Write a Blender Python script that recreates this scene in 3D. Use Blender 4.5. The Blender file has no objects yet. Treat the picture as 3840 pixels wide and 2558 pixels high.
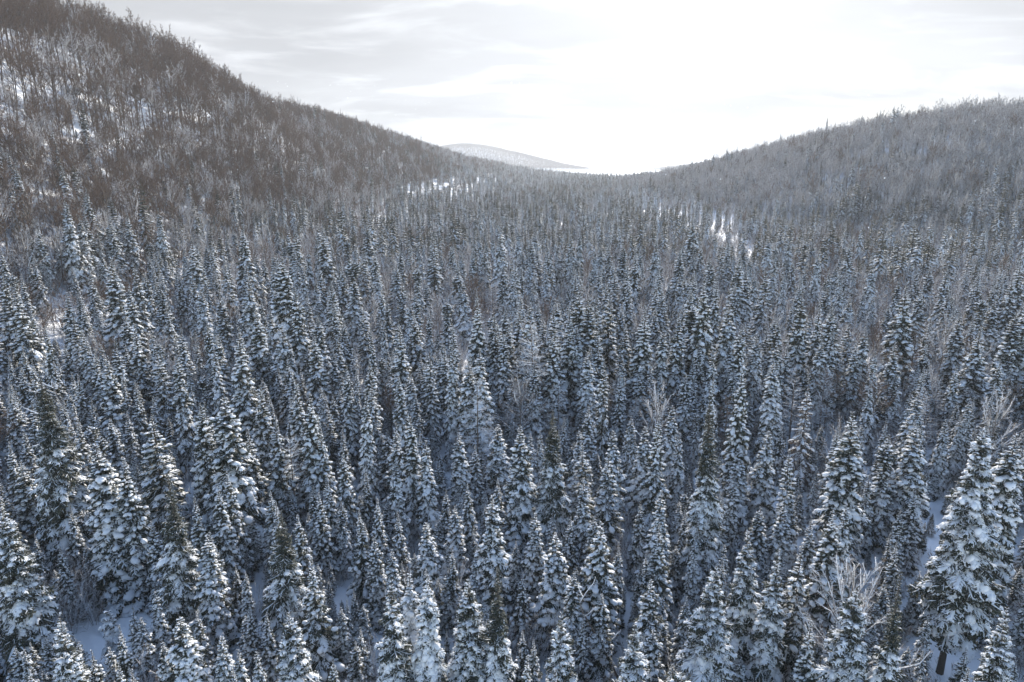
import bpy, math, random, time
import numpy as np
T0 = time.time()
SC = bpy.context.scene
COL = SC.collection
PI = math.pi

# ------------------------------------------------------------------ camera
cam_d = bpy.data.cameras.new('camera')
cam = bpy.data.objects.new('camera', cam_d)
COL.objects.link(cam)
cam_d.sensor_width = 36.0
cam_d.lens = 24.0
cam_d.clip_start = 0.5
cam_d.clip_end = 30000.0
CAM_Z = 38.0
cam.location = (0, 0, CAM_Z)
cam.rotation_euler = (math.radians(90 - 14), 0, 0)
SC.camera = cam

# ------------------------------------------------------------------ sky, sun, exposure
SUN_EL, SUN_AZ = math.radians(25), math.radians(17)      # azimuth clockwise from +Y
SUN_DIR = (math.sin(SUN_AZ) * math.cos(SUN_EL), math.cos(SUN_AZ) * math.cos(SUN_EL), math.sin(SUN_EL))
world = bpy.data.worlds.new('World')
SC.world = world
world.use_nodes = True
nt = world.node_tree
nt.nodes.clear()
N, LK = nt.nodes.new, nt.links.new


def math_node(op, a=None, b=None, c=None, clamp=False, tree=None):
    n = (tree or nt).nodes.new('ShaderNodeMath')
    n.operation = op
    n.use_clamp = clamp
    for i, v in enumerate((a, b, c)):
        if v is None:
            continue
        if isinstance(v, (int, float)):
            n.inputs[i].default_value = v
        else:
            (tree or nt).links.new(v, n.inputs[i])
    return n.outputs[0]


def ramp(x, a, b, lo=0.0, hi=1.0, tree=None):
    n = (tree or nt).nodes.new('ShaderNodeMapRange')
    n.interpolation_type = 'SMOOTHSTEP'
    n.inputs['From Min'].default_value = a
    n.inputs['From Max'].default_value = b
    n.inputs['To Min'].default_value = lo
    n.inputs['To Max'].default_value = hi
    (tree or nt).links.new(x, n.inputs['Value'])
    return n.outputs['Result']


sky = N('ShaderNodeTexSky')
sky.sky_type = 'NISHITA'
sky.sun_disc = False
sky.sun_elevation = SUN_EL
sky.sun_rotation = SUN_AZ
sky.altitude = 400
sky.air_density = 1.0
sky.dust_density = 0.6
sky.ozone_density = 0.7
tc = N('ShaderNodeTexCoord')
nrm = N('ShaderNodeVectorMath'); nrm.operation = 'NORMALIZE'
LK(tc.outputs['Generated'], nrm.inputs[0])
sep = N('ShaderNodeSeparateXYZ')
LK(nrm.outputs[0], sep.inputs[0])
zc = math_node('ADD', math_node('MAXIMUM', sep.outputs['Z'], 0.0), 0.13)
px = math_node('DIVIDE', sep.outputs['X'], zc)
py = math_node('DIVIDE', sep.outputs['Y'], zc)
cmb = N('ShaderNodeCombineXYZ')
LK(px, cmb.inputs[0]); LK(py, cmb.inputs[1])


def cloud_noise(scale, sx, sy, detail, rough, off, distort=0.0):
    mp = N('ShaderNodeMapping')
    mp.inputs['Scale'].default_value = (sx, sy, 1)
    mp.inputs['Location'].default_value = off
    LK(cmb.outputs[0], mp.inputs['Vector'])
    no = N('ShaderNodeTexNoise')
    no.inputs['Scale'].default_value = scale
    no.inputs['Detail'].default_value = detail
    no.inputs['Roughness'].default_value = rough
    no.inputs['Distortion'].default_value = distort
    LK(mp.outputs[0], no.inputs['Vector'])
    return no.outputs['Fac']


n_big = cloud_noise(0.42, 1.0, 1.5, 5, 0.52, (3.1, 1.7, 0), 0.3)
n_fine = cloud_noise(1.3, 1.0, 1.6, 6, 0.55, (7.3, 2.2, 0), 0.4)
dot = N('ShaderNodeVectorMath'); dot.operation = 'DOT_PRODUCT'
LK(nrm.outputs[0], dot.inputs[0])
dot.inputs[1].default_value = SUN_DIR
cs = math_node('MAXIMUM', dot.outputs['Value'], 0.0)
glow = math_node('ADD', math_node('MULTIPLY', math_node('POWER', cs, 9.0), 0.06),
                 math_node('MULTIPLY', math_node('POWER', cs, 40.0), 0.25))
# thin stratus: the further down the sky one looks, the more of it the line of sight crosses
# and the front stands ahead, over the end of the valley; behind the viewer the sky is broken and mostly blue
bank = ramp(sep.outputs['Z'], 0.72, 0.28)
front = ramp(sep.outputs['Y'], -0.25, 0.50, 0.22, 1.0)
cover = math_node('MULTIPLY', math_node('MULTIPLY', bank, front), ramp(n_big, 0.15, 0.42, 0.90, 1.0))
lum = math_node('ADD', ramp(n_big, 0.36, 0.62, 0.240, 0.295), ramp(n_fine, 0.47, 0.68, -0.012, 0.075))
lum = math_node('ADD', lum, glow)
ccol = N('ShaderNodeCombineXYZ')
LK(math_node('MULTIPLY', lum, 0.965), ccol.inputs[0])
LK(math_node('MULTIPLY', lum, 0.995), ccol.inputs[1])
LK(math_node('MULTIPLY', lum, 1.05), ccol.inputs[2])
SKY_STRENGTH = 0.15
skys = N('ShaderNodeVectorMath'); skys.operation = 'SCALE'
LK(sky.outputs[0], skys.inputs[0])
skys.inputs['Scale'].default_value = 1.0
cl = N('ShaderNodeVectorMath'); cl.operation = 'SCALE'
LK(ccol.outputs[0], cl.inputs[0])
cl.inputs['Scale'].default_value = 1.0 / SKY_STRENGTH
mx = N('ShaderNodeMix'); mx.data_type = 'RGBA'
LK(cover, mx.inputs[0])
LK(skys.outputs[0], mx.inputs[6]); LK(cl.outputs[0], mx.inputs[7])
bg = N('ShaderNodeBackground')
bg.inputs['Strength'].default_value = SKY_STRENGTH
LK(mx.outputs[2], bg.inputs['Color'])
wo = N('ShaderNodeOutputWorld')
LK(bg.outputs[0], wo.inputs['Surface'])

sun_d = bpy.data.lights.new('sun', 'SUN')
sun = bpy.data.objects.new('sun', sun_d)
COL.objects.link(sun)
sun_d.energy = 4.0
sun_d.angle = math.radians(1.5)
sun_d.color = (1.0, 0.93, 0.82)
sun.rotation_euler = (PI / 2 - SUN_EL, 0, PI - SUN_AZ)

SC.view_settings.view_transform = 'Standard'
SC.view_settings.look = 'None'
SC.view_settings.gamma = 1.0
SC.view_settings.use_curve_mapping = False
SC.view_settings.exposure = 1.42
SC.render.engine = 'CYCLES'
CY = SC.cycles
CY.max_bounces = 5
CY.diffuse_bounces = 2
CY.glossy_bounces = 1
CY.transmission_bounces = 2
CY.transparent_max_bounces = 4
CY.volume_bounces = 1
CY.use_denoising = True
CY.denoiser = 'OPENIMAGEDENOISE'
CY.denoising_input_passes = 'RGB_ALBEDO_NORMAL'
CY.denoising_prefilter = 'ACCURATE'
CY.caustics_reflective = False
CY.caustics_refractive = False


# ------------------------------------------------------------------ materials
def mat(name):
    m = bpy.data.materials.new(name)
    m.use_nodes = True
    t = m.node_tree
    t.nodes.clear()
    return m, t


def tnoise(t, scale, detail=3, coord='Object', rough=0.55):
    c = t.nodes.new('ShaderNodeTexCoord')
    n = t.nodes.new('ShaderNodeTexNoise')
    n.inputs['Scale'].default_value = scale
    n.inputs['Detail'].default_value = detail
    n.inputs['Roughness'].default_value = rough
    t.links.new(c.outputs[coord], n.inputs['Vector'])
    return n.outputs['Fac']


def mixcol(t, fac, a, b):
    m = t.nodes.new('ShaderNodeMix'); m.data_type = 'RGBA'
    if isinstance(fac, float):
        m.inputs[0].default_value = fac
    else:
        t.links.new(fac, m.inputs[0])
    for i, v in ((6, a), (7, b)):
        if isinstance(v, tuple):
            m.inputs[i].default_value = (*v, 1)
        else:
            t.links.new(v, m.inputs[i])
    return m.outputs[2]


def finish(t, col, rough=0.8, trans=0.0, tcol=None, bump=None, bump_d=0.02, spec=0.2):
    p = t.nodes.new('ShaderNodeBsdfPrincipled')
    p.inputs['Roughness'].default_value = rough
    p.inputs['Specular IOR Level'].default_value = spec
    if isinstance(col, tuple):
        p.inputs['Base Color'].default_value = (*col, 1)
    else:
        t.links.new(col, p.inputs['Base Color'])
    if bump is not None:
        b = t.nodes.new('ShaderNodeBump')
        b.inputs['Strength'].default_value = 0.6
        b.inputs['Distance'].default_value = bump_d
        t.links.new(bump, b.inputs['Height'])
        t.links.new(b.outputs[0], p.inputs['Normal'])
    o = t.nodes.new('ShaderNodeOutputMaterial')
    if trans:
        tr = t.nodes.new('ShaderNodeBsdfTranslucent')
        if isinstance(tcol, tuple):
            tr.inputs[0].default_value = (*tcol, 1)
        else:
            t.links.new(tcol if tcol is not None else col, tr.inputs[0])
        ms = t.nodes.new('ShaderNodeMixShader')
        ms.inputs[0].default_value = trans
        t.links.new(p.outputs[0], ms.inputs[1]); t.links.new(tr.outputs[0], ms.inputs[2])
        t.links.new(ms.outputs[0], o.inputs['Surface'])
    else:
        t.links.new(p.outputs[0], o.inputs['Surface'])


def obj_random(t):
    return t.nodes.new('ShaderNodeObjectInfo').outputs['Random']


M = {}
m, t = mat('snow')
finish(t, mixcol(t, tnoise(t, 5.0), (0.80, 0.82, 0.85), (0.88, 0.89, 0.91)), 0.75, 0.30, (0.88, 0.90, 0.93), tnoise(t, 22.0, 3), 0.02, 0.15)
M['snow'] = m
m, t = mat('ground_snow')
finish(t, mixcol(t, tnoise(t, 0.15, 5), (0.78, 0.80, 0.83), (0.87, 0.88, 0.90)), 0.8, 0, None, tnoise(t, 0.9, 6), 0.25, 0.1)
M['ground'] = m


def needle_mat(name, ca, cb, cc, frost):
    m, t = mat(name)
    c = mixcol(t, obj_random(t), ca, cb)
    c = mixcol(t, ramp(tnoise(t, 2.2, 2), 0.40, 0.70, tree=t), c, cc)
    fr = math_node('MULTIPLY', ramp(tnoise(t, 13.0, 2), 0.52, 0.62, 0.0, 1.0, tree=t), frost, tree=t)
    c = mixcol(t, fr, c, (0.82, 0.84, 0.87))
    finish(t, c, 0.7, 0.22, c, spec=0.25)
    return m


M['needles'] = needle_mat('needles', (0.020, 0.032, 0.022), (0.036, 0.045, 0.025), (0.050, 0.046, 0.028), 0.15)
M['needles_rust'] = needle_mat('rusty_needles', (0.10, 0.06, 0.035), (0.12, 0.075, 0.04), (0.07, 0.055, 0.035), 0.5)


def bark_mat(name, ca, cb, scale=6.0, frost=0.0):
    m, t = mat(name)
    c = mixcol(t, tnoise(t, scale, 4), ca, cb)
    if frost:
        fr = math_node('MULTIPLY', ramp(tnoise(t, 3.0, 3), 0.45, 0.60, tree=t), frost, tree=t)
        c = mixcol(t, fr, c, (0.82, 0.84, 0.87))
    finish(t, c, 0.85, 0, None, tnoise(t, scale * 4, 4), 0.03)
    return m


M['bark'] = bark_mat('bark', (0.045, 0.038, 0.032), (0.11, 0.095, 0.08))
M['bare_bark'] = bark_mat('grey_brown_bark', (0.075, 0.062, 0.052), (0.17, 0.145, 0.125))
M['twigs'] = bark_mat('bare_twigs', (0.115, 0.072, 0.048), (0.185, 0.125, 0.090), 1.5, 0.04)
M['twigs_snow'] = bark_mat('frosted_twigs', (0.115, 0.080, 0.058), (0.190, 0.140, 0.108), 1.5, 0.7)
M['rock'] = bark_mat('rock', (0.10, 0.098, 0.095), (0.2, 0.195, 0.19), 1.2)


# ------------------------------------------------------------------ terrain
def smooth_noise(x, y, s, seed):
    """cheap value noise, vectorised"""
    x = np.asarray(x, float) / s + seed * 17.3
    y = np.asarray(y, float) / s + seed * 9.1
    xi, yi = np.floor(x), np.floor(y)
    fx, fy = x - xi, y - yi
    fx, fy = fx * fx * (3 - 2 * fx), fy * fy * (3 - 2 * fy)

    def h(a, b):
        v = np.sin(a * 127.1 + b * 311.7 + seed * 74.7) * 43758.5453
        return v - np.floor(v)
    return (h(xi, yi) * (1 - fx) + h(xi + 1, yi) * fx) * (1 - fy) + (h(xi, yi + 1) * (1 - fx) + h(xi + 1, yi + 1) * fx) * fy


def left_ridge(x, y):
    xc = np.interp(y, [600, 1500, 2200], [-230, -170, -60])
    w = np.interp(y, [250, 600, 1600], [150, 185, 360])
    hh = np.interp(y, [200, 420, 560, 740, 1000, 1300, 1600, 2100, 2600], [100, 98, 83, 82, 68, 49, 36, 6, 0])
    u = np.clip((x - xc) / w, 0, 1)
    back = np.clip((xc - x) / 900, 0, 1)
    return hh * np.cos(u * PI / 2) ** 2.2 * (1 - back * back * (3 - 2 * back))


def right_hill(x, y):
    xr = 330 - .12 * (y - 480)
    d = (y - 480) / np.where(y > 480, 430, 170)
    u = np.clip((xr - x) / 200, 0, 1)
    b = np.clip((x - xr) / 900, 0, 1)
    return 66 * np.exp(-d * d) * np.cos(u * PI / 2) ** 2 * (1 - b * b * (3 - 2 * b))


def ground(x, y):
    x, y = np.asarray(x, float), np.asarray(y, float)
    z = np.interp(y, [350, 1600, 2600], [0, 17, 20])
    z = z + left_ridge(x, y) + right_hill(x, y)
    # the far hills that close the valley
    z = z + 132 * np.exp(-((x + 330) / 330) ** 2 - ((y - 4000) / 500) ** 2) + 66 * np.exp(-((x - 60) / 330) ** 2 - ((y - 4000) / 500) ** 2)
    z = z + 98 * np.exp(-((x - 1750) / 700) ** 2 - ((y - 4600) / 500) ** 2)
    amp = np.clip(y / 300, 0.15, 1)
    z = z + (smooth_noise(x, y, 60, 1) - .5) * 3.0 * amp + (smooth_noise(x, y, 14, 2) - .5) * 0.8 + (smooth_noise(x, y, 4, 3) - .5) * 0.25
    return z


def mesh_object(name, V, F, mats, mi=None, smooth=None, link=True, parent=None):
    me = bpy.data.meshes.new(name)
    V = np.ascontiguousarray(V, np.float32)
    F = np.ascontiguousarray(F, np.int32)
    k = F.shape[1]
    me.vertices.add(len(V)); me.vertices.foreach_set('co', V.ravel())
    me.loops.add(F.size); me.loops.foreach_set('vertex_index', F.ravel())
    me.polygons.add(len(F)); me.polygons.foreach_set('loop_start', np.arange(len(F), dtype=np.int32) * k)
    me.polygons.foreach_set('loop_total', np.full(len(F), k, np.int32))
    for m_ in mats:
        me.materials.append(m_)
    if mi is not None:
        me.polygons.foreach_set('material_index', np.ascontiguousarray(mi, np.int32))
    me.polygons.foreach_set('use_smooth', np.full(len(F), bool(smooth), bool) if smooth is not None else np.zeros(len(F), bool))
    me.update(calc_edges=True)
    o = bpy.data.objects.new(name, me)
    if link:
        COL.objects.link(o)
    if parent is not None:
        o.parent = parent
    return o


def axis_grid(fine, step, far, grow):
    v = [0.0]
    s = step
    while v[-1] < far:
        if v[-1] > fine:
            s *= grow
        v.append(v[-1] + s)
    return np.array(v)


gx = axis_grid(140, 3.0, 9000, 1.06)
gx = np.concatenate([-gx[:0:-1], gx])
gy = axis_grid(330, 3.0, 12000, 1.045) - 60
X, Y = np.meshgrid(gx, gy)
Z = ground(X, Y)
nx, ny = len(gx), len(gy)
ii = np.arange(nx * ny).reshape(ny, nx)
Fq = np.stack([ii[:-1, :-1], ii[:-1, 1:], ii[1:, 1:], ii[1:, :-1]], -1).reshape(-1, 4)
terrain = mesh_object('snow_ground', np.stack([X, Y, Z], -1).reshape(-1, 3), Fq, [M['ground']], smooth=True)
terrain['kind'] = 'structure'
terrain['label'] = 'snow covered valley floor and hillsides under the forest'

# ------------------------------------------------------------------ haze: the snowy air that fades the far hills
m, t = mat('haze')
pv = t.nodes.new('ShaderNodeVolumePrincipled')
pv.inputs['Color'].default_value = (0.93, 0.96, 1.0, 1)
HAZE_DENSITY = 0.00010
pv.inputs['Density'].default_value = HAZE_DENSITY
pv.inputs['Anisotropy'].default_value = 0.2
mo = t.nodes.new('ShaderNodeOutputMaterial')
t.links.new(pv.outputs[0], mo.inputs['Volume'])
M['haze'] = m
hb = (-9500, -500, -8, 9500, 12500, 175)
hv = np.array([(hb[0 + 3 * (i & 1)], hb[1 + 3 * (i >> 1 & 1)], hb[2 + 3 * (i >> 2)]) for i in range(8)])
hf = np.array([(0, 2, 3, 1), (4, 5, 7, 6), (0, 1, 5, 4), (2, 6, 7, 3), (0, 4, 6, 2), (1, 3, 7, 5)])
haze = mesh_object('haze', hv, hf, [m])
haze['kind'] = 'stuff'
haze['label'] = 'pale snowy air that veils the far hills'


# ------------------------------------------------------------------ mesh building blocks
class MB:
    def __init__(self):
        self.V, self.F, self.M, self.n = [], [], [], 0

    def add(self, V, F, m=0):
        self.V.append(np.asarray(V, np.float32)); self.F.append(np.asarray(F, np.int32) + self.n)
        self.M.append(np.full(len(F), m, np.int32)); self.n += len(V)

    def get(self):
        if not self.V:
            return np.zeros((3, 3), np.float32), np.array([[0, 1, 2]], np.int32), np.zeros(1, np.int32)
        return np.concatenate(self.V), np.concatenate(self.F), np.concatenate(self.M)


UP = np.array([0, 0, 1.0])
_seg = {}


def lofted(n, k, closed):
    key = (n, k, closed)
    if key not in _seg:
        out = []
        for i in range(n - 1):
            for j in range(k if closed else k - 1):
                a, b = i * k + j, i * k + (j + 1) % k
                out += [(a, b, b + k), (a, b + k, a + k)]
        _seg[key] = np.array(out, np.int32)
    return _seg[key]


def frames(P):
    T = np.gradient(P, axis=0)
    T /= np.linalg.norm(T, axis=1)[:, None] + 1e-9
    S = np.cross(T, UP)
    l = np.linalg.norm(S, axis=1)[:, None]
    S = np.where(l > 1e-3, S / (l + 1e-9), np.array([1.0, 0, 0]))
    return T, S, np.cross(S, T)


def tube(mb, P, r, k, m=0):
    P = np.asarray(P, float); r = np.asarray(r, float)
    T, S, U = frames(P)
    a = np.arange(k) * 2 * PI / k
    ring = S[:, None, :] * np.cos(a)[None, :, None] + U[:, None, :] * np.sin(a)[None, :, None]
    V = (P[:, None, :] + ring * r[:, None, None]).reshape(-1, 3)
    mb.add(V, lofted(len(P), k, True), m)


def roof_strip(mb, P, w, drop, m=0):
    """needle clad twig: ridge with both edges hanging"""
    T, S, U = frames(P)
    V = np.stack([P + S * w[:, None] - UP * drop[:, None], P, P - S * w[:, None] - UP * drop[:, None]], 1).reshape(-1, 3)
    mb.add(V, lofted(len(P), 3, False), m)


def snow_strip(mb, P, w, h, full, m=0):
    """snow lying along a twig"""
    T, S, U = frames(P)
    w, h = w[:, None], h[:, None]
    if full:
        rows = [P + S * w - UP * h * .35, P + S * w * .8 + UP * h * .55, P + UP * h, P - S * w * .8 + UP * h * .55, P - S * w - UP * h * .35]
    else:
        rows = [P + S * w - UP * h * .2, P + UP * h, P - S * w - UP * h * .2]
    mb.add(np.stack(rows, 1).reshape(-1, 3), lofted(len(P), len(rows), False), m)


def icosphere(sub):
    p = (1 + 5 ** .5) / 2
    v = [(-1, p, 0), (1, p, 0), (-1, -p, 0), (1, -p, 0), (0, -1, p), (0, 1, p), (0, -1, -p), (0, 1, -p), (p, 0, -1), (p, 0, 1), (-p, 0, -1), (-p, 0, 1)]
    f = [(0, 11, 5), (0, 5, 1), (0, 1, 7), (0, 7, 10), (0, 10, 11), (1, 5, 9), (5, 11, 4), (11, 10, 2), (10, 7, 6), (7, 1, 8),
         (3, 9, 4), (3, 4, 2), (3, 2, 6), (3, 6, 8), (3, 8, 9), (4, 9, 5), (2, 4, 11), (6, 2, 10), (8, 6, 7), (9, 8, 1)]
    v = [np.array(a, float) / np.linalg.norm(a) for a in v]
    for _ in range(sub):
        mid, nf = {}, []

        def mp(a, b):
            k = (min(a, b), max(a, b))
            if k not in mid:
                q = v[a] + v[b]
                v.append(q / np.linalg.norm(q)); mid[k] = len(v) - 1
            return mid[k]
        for a, b, c in f:
            x, y, z = mp(a, b), mp(b, c), mp(c, a)
            nf += [(a, x, z), (b, y, x), (c, z, y), (x, y, z)]
        f = nf
    return np.array(v), np.array(f, np.int32)


ICO = [icosphere(0), icosphere(1)]


def lump(mb, rng, c, rx, ry, rz, yaw, pitch, sub, m=0):
    V, F = ICO[sub]
    V = V * (1 + rng.uniform(-.16, .16, (len(V), 1)))
    V = V * np.array([rx, ry, rz])
    V[:, 2] = np.where(V[:, 2] < 0, V[:, 2] * .45, V[:, 2])
    V[:, 2] -= .5 * rz * (V[:, 0] / rx) ** 2 + .35 * rz * (V[:, 1] / ry) ** 2     # the edges sag over the twigs
    cp, sp, cy, sy = math.cos(pitch), math.sin(pitch), math.cos(yaw), math.sin(yaw)
    x, z = V[:, 0] * cp - V[:, 2] * sp, V[:, 0] * sp + V[:, 2] * cp
    V = np.stack([x * cy - V[:, 1] * sy, x * sy + V[:, 1] * cy, z], 1) + c
    mb.add(V, F, m)


# ------------------------------------------------------------------ spruce boughs
BOUGH_LEN = (0.55, 1.05, 1.75)


def make_bough(rng, L, load, detail):
    """a bough along +X: (needles and stem, snow on it). load 0 dusted, 1 laden, 2 buried; detail 2 near, 1 mid, 0 far"""
    fo, sn = MB(), MB()
    droop = (.10, .20, .30)[load] * rng.uniform(.7, 1.3)
    swing = rng.uniform(-.12, .12)

    def axis(s):
        s = np.asarray(s, float)
        return np.stack([L * s * (1 - .12 * droop * s), L * swing * s * s, L * (-droop * s ** 2 + .05 * s ** 5)], -1)
    n = {2: 6, 1: 5, 0: 3}[detail]
    s = np.linspace(0, 1, n)
    P = axis(s)
    wf = {2: .050, 1: .075, 0: .16}[detail]
    if detail:
        tube(fo, P, .018 * L * (1 - s) + .006, 3, 1)
    roof_strip(fo, P, wf * np.interp(s, [0, .15, .8, 1], [.25, 1, 1, .15]) * rng.uniform(.8, 1.3, n), np.full(n, wf * .5))
    sw = (.020, .046, .080)[load]
    sh = (.014, .040, .072)[load]
    if detail == 0:
        sw *= 2.2; sh *= 1.3
    sm = np.interp(s, [0, .2, .9, 1], [.3, 1, 1, .2])
    if load or rng.random() < .5:
        snow_strip(sn, P + UP * .012, sw * sm * rng.uniform(.7, 1.5, n) * (.8 + .5 * L), sh * sm * rng.uniform(.7, 1.4, n) * (.8 + .3 * L), detail == 2)
    # twigs that hang below the stem
    for i in range({2: int(L / .07), 1: int(L / .10), 0: 2}[detail]):
        c = axis(rng.uniform(.15, .95))
        e = c + np.array([rng.uniform(-.05, .16), rng.uniform(-.16, .16), -rng.uniform(.14, .34)]) * (.7 + .3 * L)
        roof_strip(fo, np.stack([c, (c + e) / 2, e]), wf * np.array([.8, 1.1, .2]), wf * np.array([.3, .4, .1]))
    # side twigs
    step = {2: .085, 1: .11, 0: .30}[detail]
    nt_ = max(3, int(L / step))
    side = 1 if rng.random() < .5 else -1
    tips = []
    for i in range(nt_):
        q = .10 + .86 * (i + rng.uniform(-.3, .3)) / nt_
        q = min(max(q, .06), .97)
        side = -side
        l = (.46 * L * (1 - q) ** .8 * min(1, q * 4 + .25) + .10) * rng.uniform(.75, 1.2)
        ang = math.radians(62 - 25 * q + rng.uniform(-9, 9)) * side
        k = {2: 4, 1: 3, 0: 2}[detail]
        u = np.linspace(0, 1, k)
        b = axis(q)
        hang = (.12, .30, .48)[load] * rng.uniform(.6, 1.4)
        rise = rng.uniform(-.05, .14)
        T = np.stack([b[0] + l * u * np.cos(ang), b[1] + l * u * np.sin(ang), b[2] + l * (rise * u - hang * u * u)], -1)
        T[:, 0] += .12 * l * u * u
        wv = wf * np.interp(u, [0, .3, .8, 1], [.6, 1, .9, .1]) * rng.uniform(.75, 1.3, k)
        roof_strip(fo, T, wv, wv * rng.uniform(.3, .9))
        if rng.random() < (.34, .86, .97)[load]:
            sc = rng.uniform(.6, 1.5)
            u0 = rng.uniform(0, .2)
            ks = k
            us = np.linspace(u0, rng.uniform(.8, 1.0), ks)
            Q = np.stack([np.interp(us, u, T[:, j]) for j in range(3)], -1)
            env = np.interp(np.linspace(0, 1, ks), [0, .25, .8, 1], [.35, 1, 1, .2])
            snow_strip(sn, Q + UP * .01, sw * .9 * env * sc * rng.uniform(.75, 1.3, ks), sh * .85 * env * sc * rng.uniform(.7, 1.3, ks), detail == 2)
        tips.append((T, ang))
        if detail == 2 and l > .16:
            for j in range(int(l / .09)):
                v = rng.uniform(.25, 1.0)
                c = np.array([np.interp(v, u, T[:, a]) for a in range(3)])
                an = ang + rng.choice([-1, 1]) * math.radians(rng.uniform(30, 60))
                ll = rng.uniform(.08, .17)
                e = c + np.array([ll * math.cos(an), ll * math.sin(an), -ll * rng.uniform(-.1, .9)])
                PP = np.stack([c, (c + e) / 2, e])
                roof_strip(fo, PP, wf * np.array([.7, .8, .1]), wf * np.array([.4, .5, .1]))
                if rng.random() < (.14, .6, .75)[load]:
                    snow_strip(sn, PP + UP * .008, sw * .6 * np.array([.5, 1, .3]), sh * .6 * np.array([.5, 1, .3]), False)
        elif detail == 1 and l > .2:
            for j in range(2):
                v = rng.uniform(.3, 1.0)
                c = np.array([np.interp(v, u, T[:, a]) for a in range(3)])
                an = ang + rng.choice([-1, 1]) * math.radians(rng.uniform(30, 60))
                e = c + np.array([.15 * math.cos(an), .15 * math.sin(an), -.15 * rng.uniform(-.1, .9)])
                roof_strip(fo, np.stack([c, e]), wf * np.array([.7, .25]), wf * np.array([.4, .2]))
    # pillows
    nl = {0: 0, 1: int(rng.integers(1, 4)), 2: int(rng.integers(3, 6) + L)}[load]
    if detail == 1:
        nl = (nl + 1) // 2 if load == 1 else max(2, nl - 1)
    if detail == 0:
        nl = min(nl, 1)
    for _ in range(nl):
        if rng.random() < .55:
            q = rng.uniform(.35, .95); c = axis(q); yaw = swing; pt = -math.atan(2 * droop * q)
        else:
            T, yaw = tips[int(rng.integers(len(tips)))]
            c = T[min(len(T) - 1, 1 + int(rng.integers(2)))]; pt = -.3
        g = rng.uniform(.55, 1.15) * (.6 + .4 * L) * (.75 if load == 1 else 1)
        lump(sn, rng, c + UP * .03 * g, .25 * g, .165 * g, .125 * g, yaw, pt, 1 if detail else 0)
    return fo, sn


rng0 = np.random.default_rng(7)
BOUGH = {}
for detail, seeds in ((2, 4), (1, 3), (0, 2)):
    for li, L in enumerate(BOUGH_LEN):
        for load in range(4):
            for s_ in range(seeds):
                fo, sn = make_bough(rng0, L, load % 3, detail)        # 3: sheltered bough inside the crown, no snow reaches it
                if load == 3:
                    sn = MB()
                BOUGH[detail, li, load, s_] = (fo.get(), sn.get())
N_SEED = {2: 4, 1: 3, 0: 2}


def rot_matrix(yaw, pitch, roll):
    cy, sy, cp, sp, cr, sr = math.cos(yaw), math.sin(yaw), math.cos(pitch), math.sin(pitch), math.cos(roll), math.sin(roll)
    Rz = np.array([[cy, -sy, 0], [sy, cy, 0], [0, 0, 1]])
    Ry = np.array([[cp, 0, -sp], [0, 1, 0], [sp, 0, cp]])        # + pitch lifts +X
    Rx = np.array([[1, 0, 0], [0, cr, -sr], [0, sr, cr]])
    return Rz @ Ry @ Rx


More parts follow.
